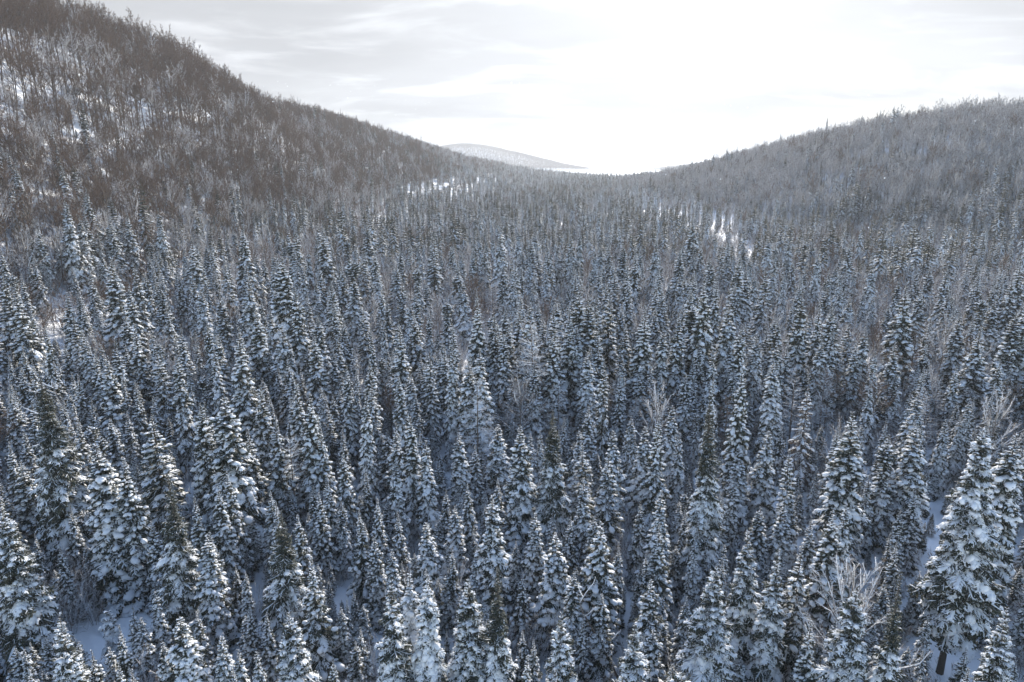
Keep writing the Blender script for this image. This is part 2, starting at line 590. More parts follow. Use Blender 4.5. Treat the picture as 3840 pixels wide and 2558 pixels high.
# looks: D bare dark top, M evenly laden, H buried in snow, S bright feathery, A airy with few boughs, B club shaped top, C small weeping, R rusty dead
def spruce_plan(rng, H, R, look, detail):
    """where each bough sits: [(length class, load, seed, rotation, scale, position)] and the trunk's centre line"""
    cb = {'A': .12, 'C': .22, 'R': .15}.get(look, rng.uniform(.03, .10))
    if look == 'bigright':
        cb = .22
    out = []
    z = cb * H
    sweep = rng.uniform(-.012, .012, 2) * H
    lean = lambda tt: np.array([sweep[0] * math.sin(tt * 3), sweep[1] * math.sin(tt * 2.6), 0])
    p_ = rng.uniform(.78, .96)
    fat = 1 + .22 * np.sin(np.arange(40) * rng.uniform(.5, 1.1) + rng.uniform(0, 6)) * rng.uniform(.3, 1)
    side_b = rng.uniform(0, 2 * PI)
    base_step = {2: .30, 1: .32, 0: .55}[detail] * {'A': 1.45, 'R': 1.6}.get(look, 1.0)
    while z < H * .985:
        t_ = z / H
        e = (1 - t_) / (1 - cb)
        r = R * e ** p_ * min(1, .70 + (t_ - cb) * 3.0)
        if look == 'D' and t_ > .55:
            r *= 1 - .22 * min(1, (t_ - .55) / .2)
        if look == 'B':
            r = r * (1 - .35 * math.exp(-((t_ - .72) / .10) ** 2)) + R * .26 * math.exp(-((t_ - .88) / .065) ** 2)
        if look == 'C':
            r = R * (e ** .55) * .9
        r *= fat[int(t_ * 39)]
        r = max(r, .16)
        n_ = {2: 5.6, 1: 5.0, 0: 4.0}[detail] * min(1.25, .55 + .42 * r) * {'A': .72, 'R': .7}.get(look, 1)
        n_ = max(3, int(n_ + rng.random()))
        y0 = rng.uniform(0, 2 * PI)
        for k in range(n_):
            yaw = y0 + 2 * PI * k / n_ + rng.uniform(-.35, .35)
            rr = r * rng.uniform(.72, 1.16) * (1 + .10 * math.cos(yaw - side_b))
            li = 0 if rr < .78 else 1 if rr < 1.38 else 2
            v = rng.random()
            if look == 'H' or look == 'C':
                load = (2 if v < .66 else 1) if t_ < .8 else (1 if v < .8 else 2)
            elif look == 'bigright':
                load = 1 if v < .55 else 2 if v < .8 else 0
            elif look == 'M':
                load = (2 if v < .32 else 1 if v < .82 else 0) if t_ < .62 else (1 if v < .55 else 0)
            elif look == 'D':
                load = 0 if t_ > .64 and v < .88 else ((1 if v < .55 else 2 if v < .68 else 0) if t_ > .34 else (2 if v < .25 else 1 if v < .75 else 0))
            elif look == 'B':
                load = (1 if v < .5 else 0) if t_ > .6 else (1 if v < .6 else 2)
            elif look == 'S':
                load = (1 if v < .75 else 2) if t_ < .6 else (1 if v < .75 else 0)
            else:
                load = 1 if v < .75 else 0
            pitch = np.interp(t_, [0, .25, .5, .75, .92, 1], [-40, -30, -15, 3, 28, 58]) + {'H': -8, 'C': -22, 'S': 7, 'A': 4, 'R': 2}.get(look, 0) + (-5 if load == 2 else 0)
            pitch = math.radians(pitch + rng.uniform(-9, 9))
            sc = rr / BOUGH_LEN[li]
            pos = np.array([0, 0, z + rng.uniform(-.14, .14)]) + lean(t_)
            out.append((li, load, int(rng.integers(N_SEED[detail])), rot_matrix(yaw, pitch, rng.uniform(-.3, .3)), sc, pos))
        if r > .45 and look not in 'ARC':
            for k in range(max(2, int(n_ * .55))):
                yaw = rng.uniform(0, 2 * PI)
                rr = r * rng.uniform(.5, .82)
                li = 0 if rr < .78 else 1
                out.append((li, 3, int(rng.integers(N_SEED[detail])), rot_matrix(yaw, math.radians(np.interp(t_, [0, .5, 1], [-34, -16, 20]) + rng.uniform(-14, 8)), rng.uniform(-.4, .4)),
                            rr / BOUGH_LEN[li], np.array([0, 0, z + rng.uniform(-.2, .1)]) + lean(t_)))
        z += base_step * rng.uniform(.8, 1.2) * (.62 + .38 * min(1, e * 1.6))
    zt = np.array([-.6, H * .08, H * .3, H * .55, H * .8, H * .95, H])
    line = np.stack([np.array([0, 0, a]) + lean(max(a, 0) / H) for a in zt])
    rad = np.interp(zt, [-.6, H * .08, H * .8, H], [.0145 * H, .0118 * H, .0040 * H + .006, .008])
    return out, line, rad


def trunk_mesh(line, rad, k=7):
    mb = MB()
    tube(mb, line, rad, k, 0)
    return mb


def spruce_meshes(rng, H, R, look, detail):
    """trunk, crown and snow as three joined meshes"""
    plan, line, rad = spruce_plan(rng, H, R, look, detail)
    cr, sn = MB(), MB()
    for li, load, sd, Rm, sc, pos in plan:
        (fv, ff, fm), (sv, sf, sm) = BOUGH[detail, li, load, sd]
        A = (Rm * sc).T
        cr.V.append((fv @ A + pos).astype(np.float32)); cr.F.append(ff + cr.n); cr.M.append(fm); cr.n += len(fv)
        sn.V.append((sv @ A + pos).astype(np.float32)); sn.F.append(sf + sn.n); sn.M.append(sm); sn.n += len(sv)
    return trunk_mesh(line, rad, 7 if detail else 4), cr, sn


# ------------------------------------------------------------------ leafless trees
def limb_geometry(rng, base, d0, length, r0, up, n_sub, n_twig, detail, snowy, out, droop=0.0):
    """one limb with side branches and twigs: out = (wood, snow)"""
    wood, snow = out
    k = 5 if detail else 3
    u = np.linspace(0, 1, k)
    d0 = d0 / np.linalg.norm(d0)
    bend = rng.uniform(-.16, .16, 3) * length
    P = base + np.outer(u, d0) * length + np.outer(u ** 2, UP) * (up - droop) * length + np.outer(np.sin(u * 3), bend) * .35
    if droop:
        P = P + np.outer(u ** 4, UP) * droop * .7 * length
    R_ = r0 * (1 - .85 * u) + .006
    tube(wood, P, R_, 5 if detail == 2 else 3, 0)
    if snowy > 0:
        snow_strip(snow, P + UP * R_[:, None] * .55, R_ * 1.0 + .016 * snowy, R_ * .5 + .028 * snowy, detail == 2)
    for i in range(n_sub):
        q = rng.uniform(.18, .98) if i else 1.0
        b = np.array([np.interp(q, u, P[:, j]) for j in range(3)])
        dv = d0 + rng.normal(0, .55, 3) + UP * .25 * (1 if up > 0 else 0)
        dv /= np.linalg.norm(dv)
        l = length * rng.uniform(.22, .45) * (1.15 - .6 * q)
        ks = 3 if detail else 2
        us = np.linspace(0, 1, ks)
        S = b + np.outer(us, dv) * l + np.outer(us ** 2, UP) * (up * .6 - droop * .3) * l
        rs = max(r0 * .32 * (1 - .5 * q), .011 if detail else .02)
        Rs = rs * (1 - .7 * us)
        tube(wood, S, Rs, 3, 1)
        if snowy > 0 and rng.random() < .8:
            snow_strip(snow, S + UP * .012, Rs + .014 * snowy, Rs * .4 + .020 * snowy, False)
        # twigs: slim three sided spikes flattened to one or two faces each
        m_ = n_twig
        v = rng.uniform(.1, 1, m_)
        c = b + (np.outer(v, dv)) * l + np.outer(v ** 2, UP) * (up * .6 - droop * .3) * l
        td = dv + rng.normal(0, .6, (m_, 3)) + UP * (.3 if up > 0 else -.15)
        td /= np.linalg.norm(td, axis=1)[:, None]
        tl = rng.uniform(.35, .9, m_)[:, None] * (.5 + .35 * l)
        w_ = rng.normal(0, 1, (m_, 3)); w_ = np.cross(td, w_); w_ /= np.linalg.norm(w_, axis=1)[:, None]
        tw = {2: .012, 1: .012, 0: .022}[detail]
        mid = c + td * tl * .5 + rng.normal(0, .05, (m_, 3)) * tl
        V = np.stack([c + w_ * tw, c - w_ * tw, mid + w_ * tw * .8, mid - w_ * tw * .8, c + td * tl], 1).reshape(-1, 3)
        F = (np.array([(0, 1, 3), (0, 3, 2), (2, 3, 4)])[None] + 5 * np.arange(m_)[:, None, None]).reshape(-1, 3)
        wood.add(V, F, 1)


def bare_plan(rng, H, kind, detail):
    """trunk line and limbs: [(base, direction, length, radius, up, n_sub, n_twig, droop)]"""
    limbs = []
    if kind == 'brush':
        for i in range({2: 11, 1: 9, 0: 6}[detail]):
            a = rng.uniform(0, 2 * PI)
            t_ = math.radians(rng.uniform(6, 38))
            d = np.array([math.cos(a) * math.sin(t_), math.sin(a) * math.sin(t_), math.cos(t_)])
            limbs.append((np.array([math.cos(a) * .25, math.sin(a) * .25, -.2]), d, H * rng.uniform(.55, 1), .028, .06, {2: 9, 1: 7, 0: 6}[detail], {2: 9, 1: 12, 0: 11}[detail], 0))
        return None, None, limbs
    sw = rng.uniform(-.03, .03, 2) * H
    zt = np.linspace(-.5, H * (.97 if kind == 'larch' else .86), 7)
    f = lambda z: np.array([sw[0] * math.sin(z / H * 3), sw[1] * math.sin(z / H * 2.3), z])
    line = np.stack([f(z) for z in zt])
    rb = .0115 * H if kind != 'birch' else .008 * H
    rad = rb * (1 - .88 * np.clip(zt / (H * .97), 0, 1)) + .012
    if kind == 'larch':
        z = H * .13
        while z < H * .96:
            t_ = z / H
            for k in range(3):
                a = rng.uniform(0, 2 * PI)
                l = (.23 * H * (1 - t_) ** .85 + .25) * rng.uniform(.7, 1.15)
                d = np.array([math.cos(a), math.sin(a), .12 + .5 * t_ ** 3])
                limbs.append((f(z), d, l, .011 * l + .012, .05, max(2, int({2: 8, 1: 6, 0: 4}[detail] * min(1, l / 2.0))), {2: 10, 1: 10, 0: 8}[detail], .16 * (1 - t_)))
            z += {2: .42, 1: .5, 0: .75}[detail] * rng.uniform(.8, 1.2)
    else:
        lo = .30 if kind == 'birch' else .50
        for i in range({2: 15, 1: 14, 0: 12}[detail]):
            t_ = lo + (.84 - lo) * (i + rng.uniform(-.3, .3)) / 15 * (15 / {2: 15, 1: 14, 0: 12}[detail])
            a = i * 2.4 + rng.uniform(-.6, .6)
            tl = math.radians(np.interp(t_, [lo, .85], [52, 18]) + rng.uniform(-10, 10))
            l = H * (.15 + .27 * (1 - t_)) * rng.uniform(.85, 1.25)
            d = np.array([math.cos(a) * math.sin(tl), math.sin(a) * math.sin(tl), math.cos(tl)])
            limbs.append((f(t_ * H), d, l, .016 * l + .01, .16, {2: 10, 1: 9, 0: 8}[detail], {2: 14, 1: 22, 0: 17}[detail], 0))
    return line, rad, limbs


def bare_meshes(rng, H, kind, detail, snowy):
    line, rad, limbs = bare_plan(rng, H, kind, detail)
    tr, br, sn = MB(), MB(), MB()
    if line is not None:
        tube(tr, line, rad, 7 if detail == 2 else 5 if detail else 4, 0)
        if snowy > 0:
            snow_strip(sn, line[2:] + np.array([0, -.02, 0]), rad[2:] * .5, rad[2:] * .3, False)
    for b, d, l, r, up, ns, ntw, dr in limbs:
        limb_geometry(rng, b, d, l, r, up, ns, ntw, detail, snowy, (br, sn), dr)
    return tr, br, sn


def snag_meshes(rng, H):
    """broken dead stem with a few stubs, snow along the upper side"""
    tr, br, sn = MB(), MB(), MB()
    line = np.array([(0, 0, -.5), (.1, 0, H * .3), (.25, .1, H * .6), (.2, .1, H * .85), (.45, .15, H)])
    rad = np.array([.012, .011, .009, .007, .003]) * H
    tube(tr, line, rad, 7, 0)
    snow_strip(sn, line[1:] + np.array([0, -.03, .04]), rad[1:] * .9, rad[1:] * .6, True)
    for i in range(6):
        t_ = rng.uniform(.4, .97)
        b = np.array([np.interp(t_ * H, line[:, 2], line[:, j]) for j in range(3)])
        a = rng.uniform(0, 2 * PI)
        limb_geometry(rng, b, np.array([math.cos(a), math.sin(a), .7]), H * rng.uniform(.12, .25), .004 * H, .1, 3, 2, 2, 1.2, (br, sn))
    return tr, br, sn


print('blocks', round(time.time() - T0, 1))

# ------------------------------------------------------------------ where the trees stand
KIT = bpy.data.collections.new('tree_kit')          # shapes shared by the far trees, not placed in the scene itself


def parts_of(MBs, names, mats, smooths):
    out = []
    for mb, n_, ms, sm in zip(MBs, names, mats, smooths):
        V, F, mi = mb.get()
        out.append(mesh_object(n_, V, F, ms, mi, smooth=sm, link=False))
    return out


def kit_entry(objs):
    c = bpy.data.collections.new('tree_kit_%03d' % len(KIT.children))
    for o in objs:
        c.objects.link(o)
    KIT.children.link(c)
    return len(KIT.children) - 1


H0, R0 = 14.0, 2.4
rng1 = np.random.default_rng(21)
SP = {}          # look -> [(kit index, [trunk, crown, snow])]
for detail, looks in ((1, 'DDDMMMHHHSSABBR'), (0, 'DDMMHHSA')):
    for lk in looks:
        mbs = spruce_meshes(rng1, H0, R0, lk, detail)
        nm = 'needles_rust' if lk == 'R' else 'needles'
        obs = parts_of(mbs, ('trunk', 'crown', 'snow'), ([M['bark']], [M[nm], M['bark']], [M['snow']]), (True, False, True))
        SP.setdefault((detail, lk), []).append((kit_entry(obs), obs))
print('spruce kit', round(time.time() - T0, 1))
BT = {}
BARE_H = {'maple': 16.0, 'birch': 14.0, 'larch': 15.0, 'brush': 4.5}
for detail, kinds in ((2, [('larch', 1.3)] * 2 + [('maple', 1.0)] * 2 + [('brush', 1.0)] * 2),
                      (1, [('maple', 0.0)] * 4 + [('maple', .7)] * 2 + [('birch', .9)] * 3 + [('larch', .8)] * 3 + [('larch', 0.0)] + [('brush', .8)] * 3),
                      (0, [('maple', 0.0)] * 3 + [('maple', .8)] * 2 + [('birch', .8)] * 2 + [('larch', .6)] * 2 + [('brush', 0.0)] * 2 + [('brush', .6)] * 2)):
    for kd, snowy in kinds:
        mbs = bare_meshes(rng1, BARE_H[kd], kd, detail, snowy)
        tw = M['twigs_snow'] if snowy else M['twigs']
        obs = parts_of(mbs, ('trunk', 'branches', 'snow'), ([M['bare_bark']], [M['bare_bark'], tw], [M['snow']]), (True, False, True))
        if snowy == 0:
            obs = obs[:2]
        if kd == 'brush':
            obs = obs[1:]
        BT.setdefault((detail, kd, snowy > 0), []).append((kit_entry(obs), obs))
print('bare kit', round(time.time() - T0, 1))

SPRUCES = '''2.5,33.7,10,0.75,S;-26.2,34.5,13,1.64,S;28.7,34.7,14,1.51,S;-23.8,35.4,9,0.92,S;7.3,35.4,12,1.94,S;
-10.9,35.6,9,0.79,S;-17.2,36,8,0.67,H;-26.1,36.4,9,1.01,S;3,36.5,12,1.46,S;23.5,36.6,15,1.31,D;
21.2,36.9,14,1.99,S;-20.7,37,11,2.03,H;-22.1,37.2,9,1.1,H;-14,37.3,11,1.57,S;-16.4,37.6,8,0.91,H;
-7.5,37.6,13,1.63,M;-17.6,37.8,8,0.98,H;-18.6,37.9,9,1.26,H;-5.3,37.9,13,1.77,H;-0.9,38.2,14,1.5,D;
-2.8,38.4,13,1.79,S;13,38.6,14,2.34,S;-6.8,40.3,12,1.3,H;28.6,40.9,6,0.76,C;17.9,41.1,14,1.46,M;
16.6,43.4,14,1.68,M;20.8,43.7,12,1.71,A;-37.4,45.5,14,4.3,M:leftedge;33.4,45.5,20.6,2.93,M:bigright;-31.1,45.9,5.2,1.1,C:clearing;
-17.2,46.3,13.4,2.11,D;24.6,47.7,13,1.83,D;-23.7,47.8,10.5,1.86,H;7,48.2,11.7,2.37,D;-26.5,48.3,15.3,1.92,D;
3.4,48.3,10.5,1.88,H;26.2,48.7,13,1.36,H;-1.5,49.9,13,2,H;-2.8,50.4,8,1.07,H;-7.3,52.2,8.9,2.02,H;
2,52.2,10.3,1.64,H;41.7,52.7,17,2.51,H;0.4,53.1,7,0.94,H;-35.4,54.1,15.8,3.04,H;16.5,54.1,19.8,1.81,D;
-33.5,54.7,14.2,1.97,M;22,55.1,9,1.35,S;24.1,55.4,9,1.55,H;-5.2,56.5,8.4,1.68,H;30.6,58.1,17.1,2.54,M;
25.9,59.3,13,1.42,A;-43.7,60.4,22.1,2.79,D;9.3,60.8,12,1.66,A;-47.6,61.2,10.8,2.42,M;-27.2,61.2,17.4,2.67,M;
3.9,61.2,16,1.96,D;-34.6,61.6,15.8,2.7,A;0.8,62,14.2,2,M;6.9,62.4,6.5,1.19,H;-30.7,63.5,16,1.92,M;
14.6,63.6,14.8,1.61,D;40.2,63.6,13.5,2.37,H;-8.7,64.1,12,1.53,H;7.1,64.7,11,1.77,A;23.1,64.9,10.6,1.66,H;
-31,65.1,15.8,1.53,A;-10.4,65.6,14,1.33,M;14.1,68.1,11.6,1.73,H;23.9,68.1,18.3,1.69,D;-5.7,68.8,10.9,1.75,H;
-15.6,69.4,15.1,1.39,H;-23.5,70.9,15.6,1.42,M;-1.6,71.5,10.6,2.3,H;2.1,72.3,9,1.11,H;3.2,73.1,9,0.99,H;
18.3,73.9,12,1.49,H;34,74.6,14.3,1.49,R;23.1,74.9,15.7,1.12,D;-13.3,76.8,14.4,1.41,M;49.4,78.9,12.2,2.24,H;
-20.2,80.2,14.5,1.33,M;11.3,80.2,15.8,1.33,A;-4,80.8,16.6,2.4,H;-41.2,81,16.2,1.47,M;-5.2,81.4,14.5,2.29,H;
32.3,81.4,15.3,2.02,H;-17.6,81.6,14.8,1.62,M;-33.9,82.7,19.4,2.57,D;-7.4,83,16,1.5,H;-51.6,84.1,15.3,2.36,M;
-10.9,86.6,15,1.57,A;-40,88.5,15.3,1.6,H;10,88.8,14.1,2.05,H;-48.5,89.8,14.4,2.22,A;15.2,90.5,13.2,1.35,H;
50.2,91.2,13.6,1.35,H;31.8,92.6,16.4,1.67,M;11.2,93,13.8,2.45,M;-28.1,94,15.6,2,D;-66.6,94.9,16.5,1.4,D;
-20.5,96.1,16.2,1.1,M;-8.6,96.5,16.1,1.42,M;69.4,98.4,15.5,4.5,D;-45.5,99.6,16.2,1.3,M;29.1,102,14.2,1.67,D;
39.9,104.2,14.3,1.53,A;-18.3,107,14.9,1.92,A;-20.8,108.7,14.1,1.24,H;64.6,110.7,20.4,3.56,D;-64.1,110.7,15.1,2.7,D;
-73,111.2,15,1.99,A;-1.2,111.6,15.1,1.99,M;56.4,111.7,13.2,2.92,A;-29.8,112.2,16,1.46,M;50.8,113.7,13.5,2.78,H;
40.9,115.8,13,1.89,A;-14.7,118,13.6,1.15,M;-42.7,118,13.8,2.11,H;4.7,123.7,14.3,1.4,M;-17.6,124.1,15.6,1.6,M;
10.3,124.5,13.6,1.82,M;-28.5,126.1,13.3,1.64,H;21.1,128.2,13.2,2.91,D;28.5,132.5,15.5,2.35,D;-49.9,133.7,13.2,1.3,M;
68,135.5,13.5,2.19,H;-71.6,136.7,12.7,2.65,A;-45.1,138,14.2,1.78,M;17.7,141,12.8,1.82,M;66.1,141.2,14.1,2.28,M;
-43,141.3,13.4,1.6,D;-10.3,142.4,15.1,2.06,H;-69.8,146.6,16,1.13,D;42.6,149.9,14.1,1.69,D;-68.3,151,14.4,1.36,D;
56.4,157.2,14.7,2.27,H;73.7,157.8,15.6,1.52,M;41.4,158.6,13.5,2.29,M;-86.5,158.7,14.2,1.63,D;-115.6,164.7,12.8,1.85,D;
49.3,168.2,16,2.42,M;103.6,168.3,15.9,2.69,M;65.1,169.7,13.9,2.72,H;-28.9,170.4,15.7,2.45,D;73,171.1,13.7,2.74,D;
-115.6,175.3,12.7,1.68,M;-56.4,185.6,15.6,2.66,D;17.9,189.4,13.6,3.63,B;106.1,192.8,12.6,2.15,M;-100,196.2,13,3.13,B;
10.6,198.6,15.3,2.53,M;-111.3,199,14,2.85,H;83.2,205.4,13.6,1.77,M;121.3,207.6,12.6,2.65,M;142,207.6,14.7,1.45,D;
100,207.8,13.3,2.98,M;3.2,209.4,15.4,2.79,D;-42.8,214,12.7,1.84,D;-110.8,214.2,13.1,2.04,M;-79,214.3,9,2.74,H;
105.4,216.5,15.2,2.06,B;117.1,221.4,13.1,3.52,M;102,232.8,15.7,2.58,M;167.7,236.4,13.9,4.12,M;-98.4,236.8,13.9,2.63,D;
110.7,244.3,12.7,2.71,M;-100.5,248.9,14.2,2.36,M;-76.7,269.8,14,2.39,D;-43.8,270.8,13.9,4.88,D;10.2,272.2,13.3,2.75,D;
-30.4,273.6,15.2,3.45,M;161.5,276.4,15.1,3.49,D;-94.7,278,13.9,3.51,M;-26.3,285.3,14.4,2.16,D;-18.8,300.7,13.1,3.8,D'''
spr = []
for rec in SPRUCES.replace('\n', '').split(';'):
    a = rec.split(',')
    lk, _, tag_ = a[4].partition(':')
    x, y, h, R = map(float, a[:4])
    h = min(h, 20.5)
    R = min(R * (1.5 if tag_ != 'bigright' else 1.2), (.265 if y < 105 else .225) * h)
    spr.append(dict(x=x, y=y, h=h, R=R, look=lk, tag=tag_, listed=True))

for x, y, h, R, lk in ((-205, 585, 25, 1.9, 'D'), (-206, 575, 20.5, 1.2, 'D'), (282, 640, 29, 2.8, 'A'), (245, 770, 25, 1.8, 'D'), (264, 700, 24, 1.6, 'D'),
                       (293, 600, 23, 1.2, 'D'), (298, 580, 25, 1.7, 'D'), (248, 755, 23, 1.3, 'D')):
    spr.append(dict(x=x, y=y, h=h, R=R, look=lk, tag='skyline', listed=True))
rng2 = np.random.default_rng(5)


def in_view(x, y, margin=0.0):
    return (np.abs(x) < (y + 18) * (.78 + margin)) & (y > 14)


def jitter_grid(x0, x1, y0, y1, cell):
    nx_, ny_ = int((x1 - x0) / cell), int((y1 - y0) / cell)
    gx_, gy_ = np.meshgrid(np.arange(nx_), np.arange(ny_))
    x = x0 + (gx_ + .5 * (gy_ % 2) + rng2.uniform(.08, .92, gx_.shape)) * cell
    y = y0 + (gy_ + rng2.uniform(.08, .92, gx_.shape)) * cell
    return x.ravel(), y.ravel()


def river_gap(x, y):
    """the open snowy strip on the valley floor"""
    xc = np.interp(y, [250, 300, 330, 380, 430, 520, 640], [86, 98, 112, 122, 118, 112, 108])
    w = np.interp(y, [255, 285, 330, 365, 410, 470, 560, 660], [0, 7, 15, 8, 14, 9, 9, 0])
    return np.abs(x - xc) < w


def clearing(x, y):
    a = ((x + 32) / 5) ** 2 + ((y - 48.3) / 4.6) ** 2 < 1
    b = ((x - 35) / 3.2) ** 2 + ((y - 45.3) / 3) ** 2 < 1
    c = ((x - 45) / 1.2) ** 2 + ((y - 80) / 5) ** 2 < 1
    return a | b | c


def spruce_share(x, y):
    lr, rh = left_ridge(x, y), right_hill(x, y)
    patch = smooth_noise(x, y, 38, 11)
    v = np.where(patch > .66, .45, np.where(y < 105, .9, .86))
    v = np.where((y > 150) & (patch > .68), .40, v)
    near_slope = np.interp(lr, [1, 6, 14, 28, 50], [.95, .75, .42, .15, .015])
    far_slope = np.interp(lr, [2, 20, 50, 80], [.9, .8, .65, .3])
    w = np.clip((y - 480) / 350, 0, 1)
    v = v * np.where(lr > 1, near_slope * (1 - w) + far_slope * w, 1)
    patch2 = smooth_noise(x, y, 45, 12)
    v = v * np.where(rh > 2, np.interp(rh, [2, 10, 30, 60], [.95, .75, .38, .2]) * (.4 + 1.2 * patch2), 1)
    brown = ((x - 62) / 16) ** 2 + ((y - 118) / 16) ** 2 < 1        # thicket of leafless brush on the right
    brown |= ((x - 30) / 24) ** 2 + ((y - 228) / 22) ** 2 < 1
    brown |= ((x + 62) / 12) ** 2 + ((y - 112) / 9) ** 2 < 1
    return np.where(brown, v * .22, v)


LX = np.array([s['x'] for s in spr]); LY = np.array([s['y'] for s in spr]); LR = np.array([s['R'] for s in spr])


def clear_of_listed(x, y, extra):
    d = np.hypot(x[:, None] - LX[None], y[:, None] - LY[None])
    return (d > LR[None] * .6 + extra[:, None]).all(1)


S_rows, B_rows, U_rows = [], [], []         # spruces, leafless trees, undergrowth
for (y0, y1, cell, slopes) in ((24, 105, 2.9, False), (105, 300, 6.0, False), (300, 700, 6.4, False), (700, 1250, 6.8, False), (1250, 2300, 8.5, False),
                               (60, 420, 4.0, True), (420, 800, 4.6, True), (800, 1300, 5.2, True), (1300, 1800, 7.0, True)):
    x, y = jitter_grid(-(y1 * .95 + 60), y1 * .95 + 60, y0, y1, cell)
    k = in_view(x, y, .06 if y1 < 800 else .0)
    x, y = x[k], y[k]
    lr, rh = left_ridge(x, y), right_hill(x, y)
    wooded = (lr > np.interp(y, [500, 900], [9, 22])) | (rh > 6)
    k = (wooded == slopes) & (~river_gap(x, y) | (rng2.random(len(x)) < .10)) & ~clearing(x, y)
    # nothing grows where the slopes hide it from every likely viewpoint
    k &= ~((x < np.interp(y, [600, 1500, 2200], [-230, -170, -60]) - 45) | (x > 330 - .12 * (y - 480) + 70))
    k &= ~((y > 1750) & (x < -50))
    x, y, lr = x[k], y[k], lr[k]
    isS = rng2.random(len(x)) < spruce_share(x, y)
    hS = rng2.normal(14.6, 2.6, len(x)).clip(5, 19)
    hS = hS * (.72 + .56 * smooth_noise(x, y, 17, 21))
    hS = np.where(rng2.random(len(x)) < .22, hS * .55, hS)
    hS = np.where(rng2.random(len(x)) < .06, hS * 1.22, hS)
    near = y < 105
    hS = np.where(near, hS * np.interp(y, [30, 50, 80, 105], [.50, .58, .72, .95]), hS)
    hB = rng2.normal(14.0, 2.2, len(x)).clip(8, 19) * np.where((lr > 52) & (y < 480), 1.4, 1) * np.where(slopes, 1, .74)
    keep = np.where(y < 330, clear_of_listed(x, y, np.where(isS, .15 + .03 * hS, 1.0)), True)
    keep &= ~((lr > 58) & (y < 440) & (rng2.random(len(x)) < .42))
    keep &= ~(~isS & near & (rng2.random(len(x)) < np.interp(y, [70, 105], [1, .5])))
    for a in np.nonzero(keep)[0]:
        (S_rows if isS[a] else B_rows).append((x[a], y[a], hS[a] if isS[a] else hB[a]))
x, y = jitter_grid(-300, 300, 26, 420, 2.3)
k = in_view(x, y, .03) & (~river_gap(x, y) | (rng2.random(len(x)) < .32)) & (left_ridge(x, y) < 45) & (rng2.random(len(x)) < np.where(y < 110, .8, .45)) & ~clearing(x, y)
x, y = x[k], y[k]
k = clear_of_listed(x, y, np.full(len(x), -.1))
for a in np.nonzero(k)[0]:
    U_rows.append((x[a], y[a]))
x, y = jitter_grid(-420, 420, 120, 620, 4.2)
lr, rh = left_ridge(x, y), right_hill(x, y)
k = in_view(x, y, .03) & ((lr > 6) | (rh > 4)) & (x > -235) & (x < 360) & (rng2.random(len(x)) < np.where(lr > rh, np.interp(lr, [6, 24, 56, 66, 86, 95], [.9, .85, .75, .05, .04, .2]), .65))
for a in np.nonzero(k)[0]:
    U_rows.append((x[a], y[a]))
S_rows, B_rows = np.array(S_rows), np.array(B_rows)
print('placed', len(S_rows), len(B_rows), len(U_rows), round(time.time() - T0, 1))

# ---- individuals: the spruces that show largest
LOOKS = np.array(list('DDDDDDMMMMHHSAB'))


def pick_look(n):
    return LOOKS[rng2.integers(0, len(LOOKS), n)]


s_look = pick_look(len(S_rows))
pn = smooth_noise(S_rows[:, 0], S_rows[:, 1], 22, 31)
rr_ = rng2.random(len(S_rows))
s_look = np.where((pn > .6) & (rr_ < .6), 'D', np.where((pn < .36) & (rr_ < .6), 'H', s_look))
dist = np.hypot(S_rows[:, 0], S_rows[:, 1])
strict = np.abs(S_rows[:, 0]) < (S_rows[:, 1] * .97 + 9) * .745
size = np.where(strict, S_rows[:, 2] / dist, 0)
N_IND = 298
order = np.argsort(-size)[:max(0, N_IND - len(spr))]
chosen = np.zeros(len(S_rows), bool); chosen[order] = True
for a in order:
    spr.append(dict(x=S_rows[a, 0], y=S_rows[a, 1], h=S_rows[a, 2], R=S_rows[a, 2] * rng2.uniform(.165, .225), look=s_look[a], tag='', listed=False))
spr.sort(key=lambda s: math.hypot(s['x'], s['y']) / s['h'])


def empty(name, loc, rz=0.0):
    o = bpy.data.objects.new(name, None)
    o.empty_display_size = .5
    o.location = loc
    o.rotation_euler = (0, 0, rz)
    COL.objects.link(o)
    return o


def part(src, parent, scale=None):
    o = src.copy()
    COL.objects.link(o)
    o.parent = parent
    if scale is not None:
        o.scale = scale
    return o


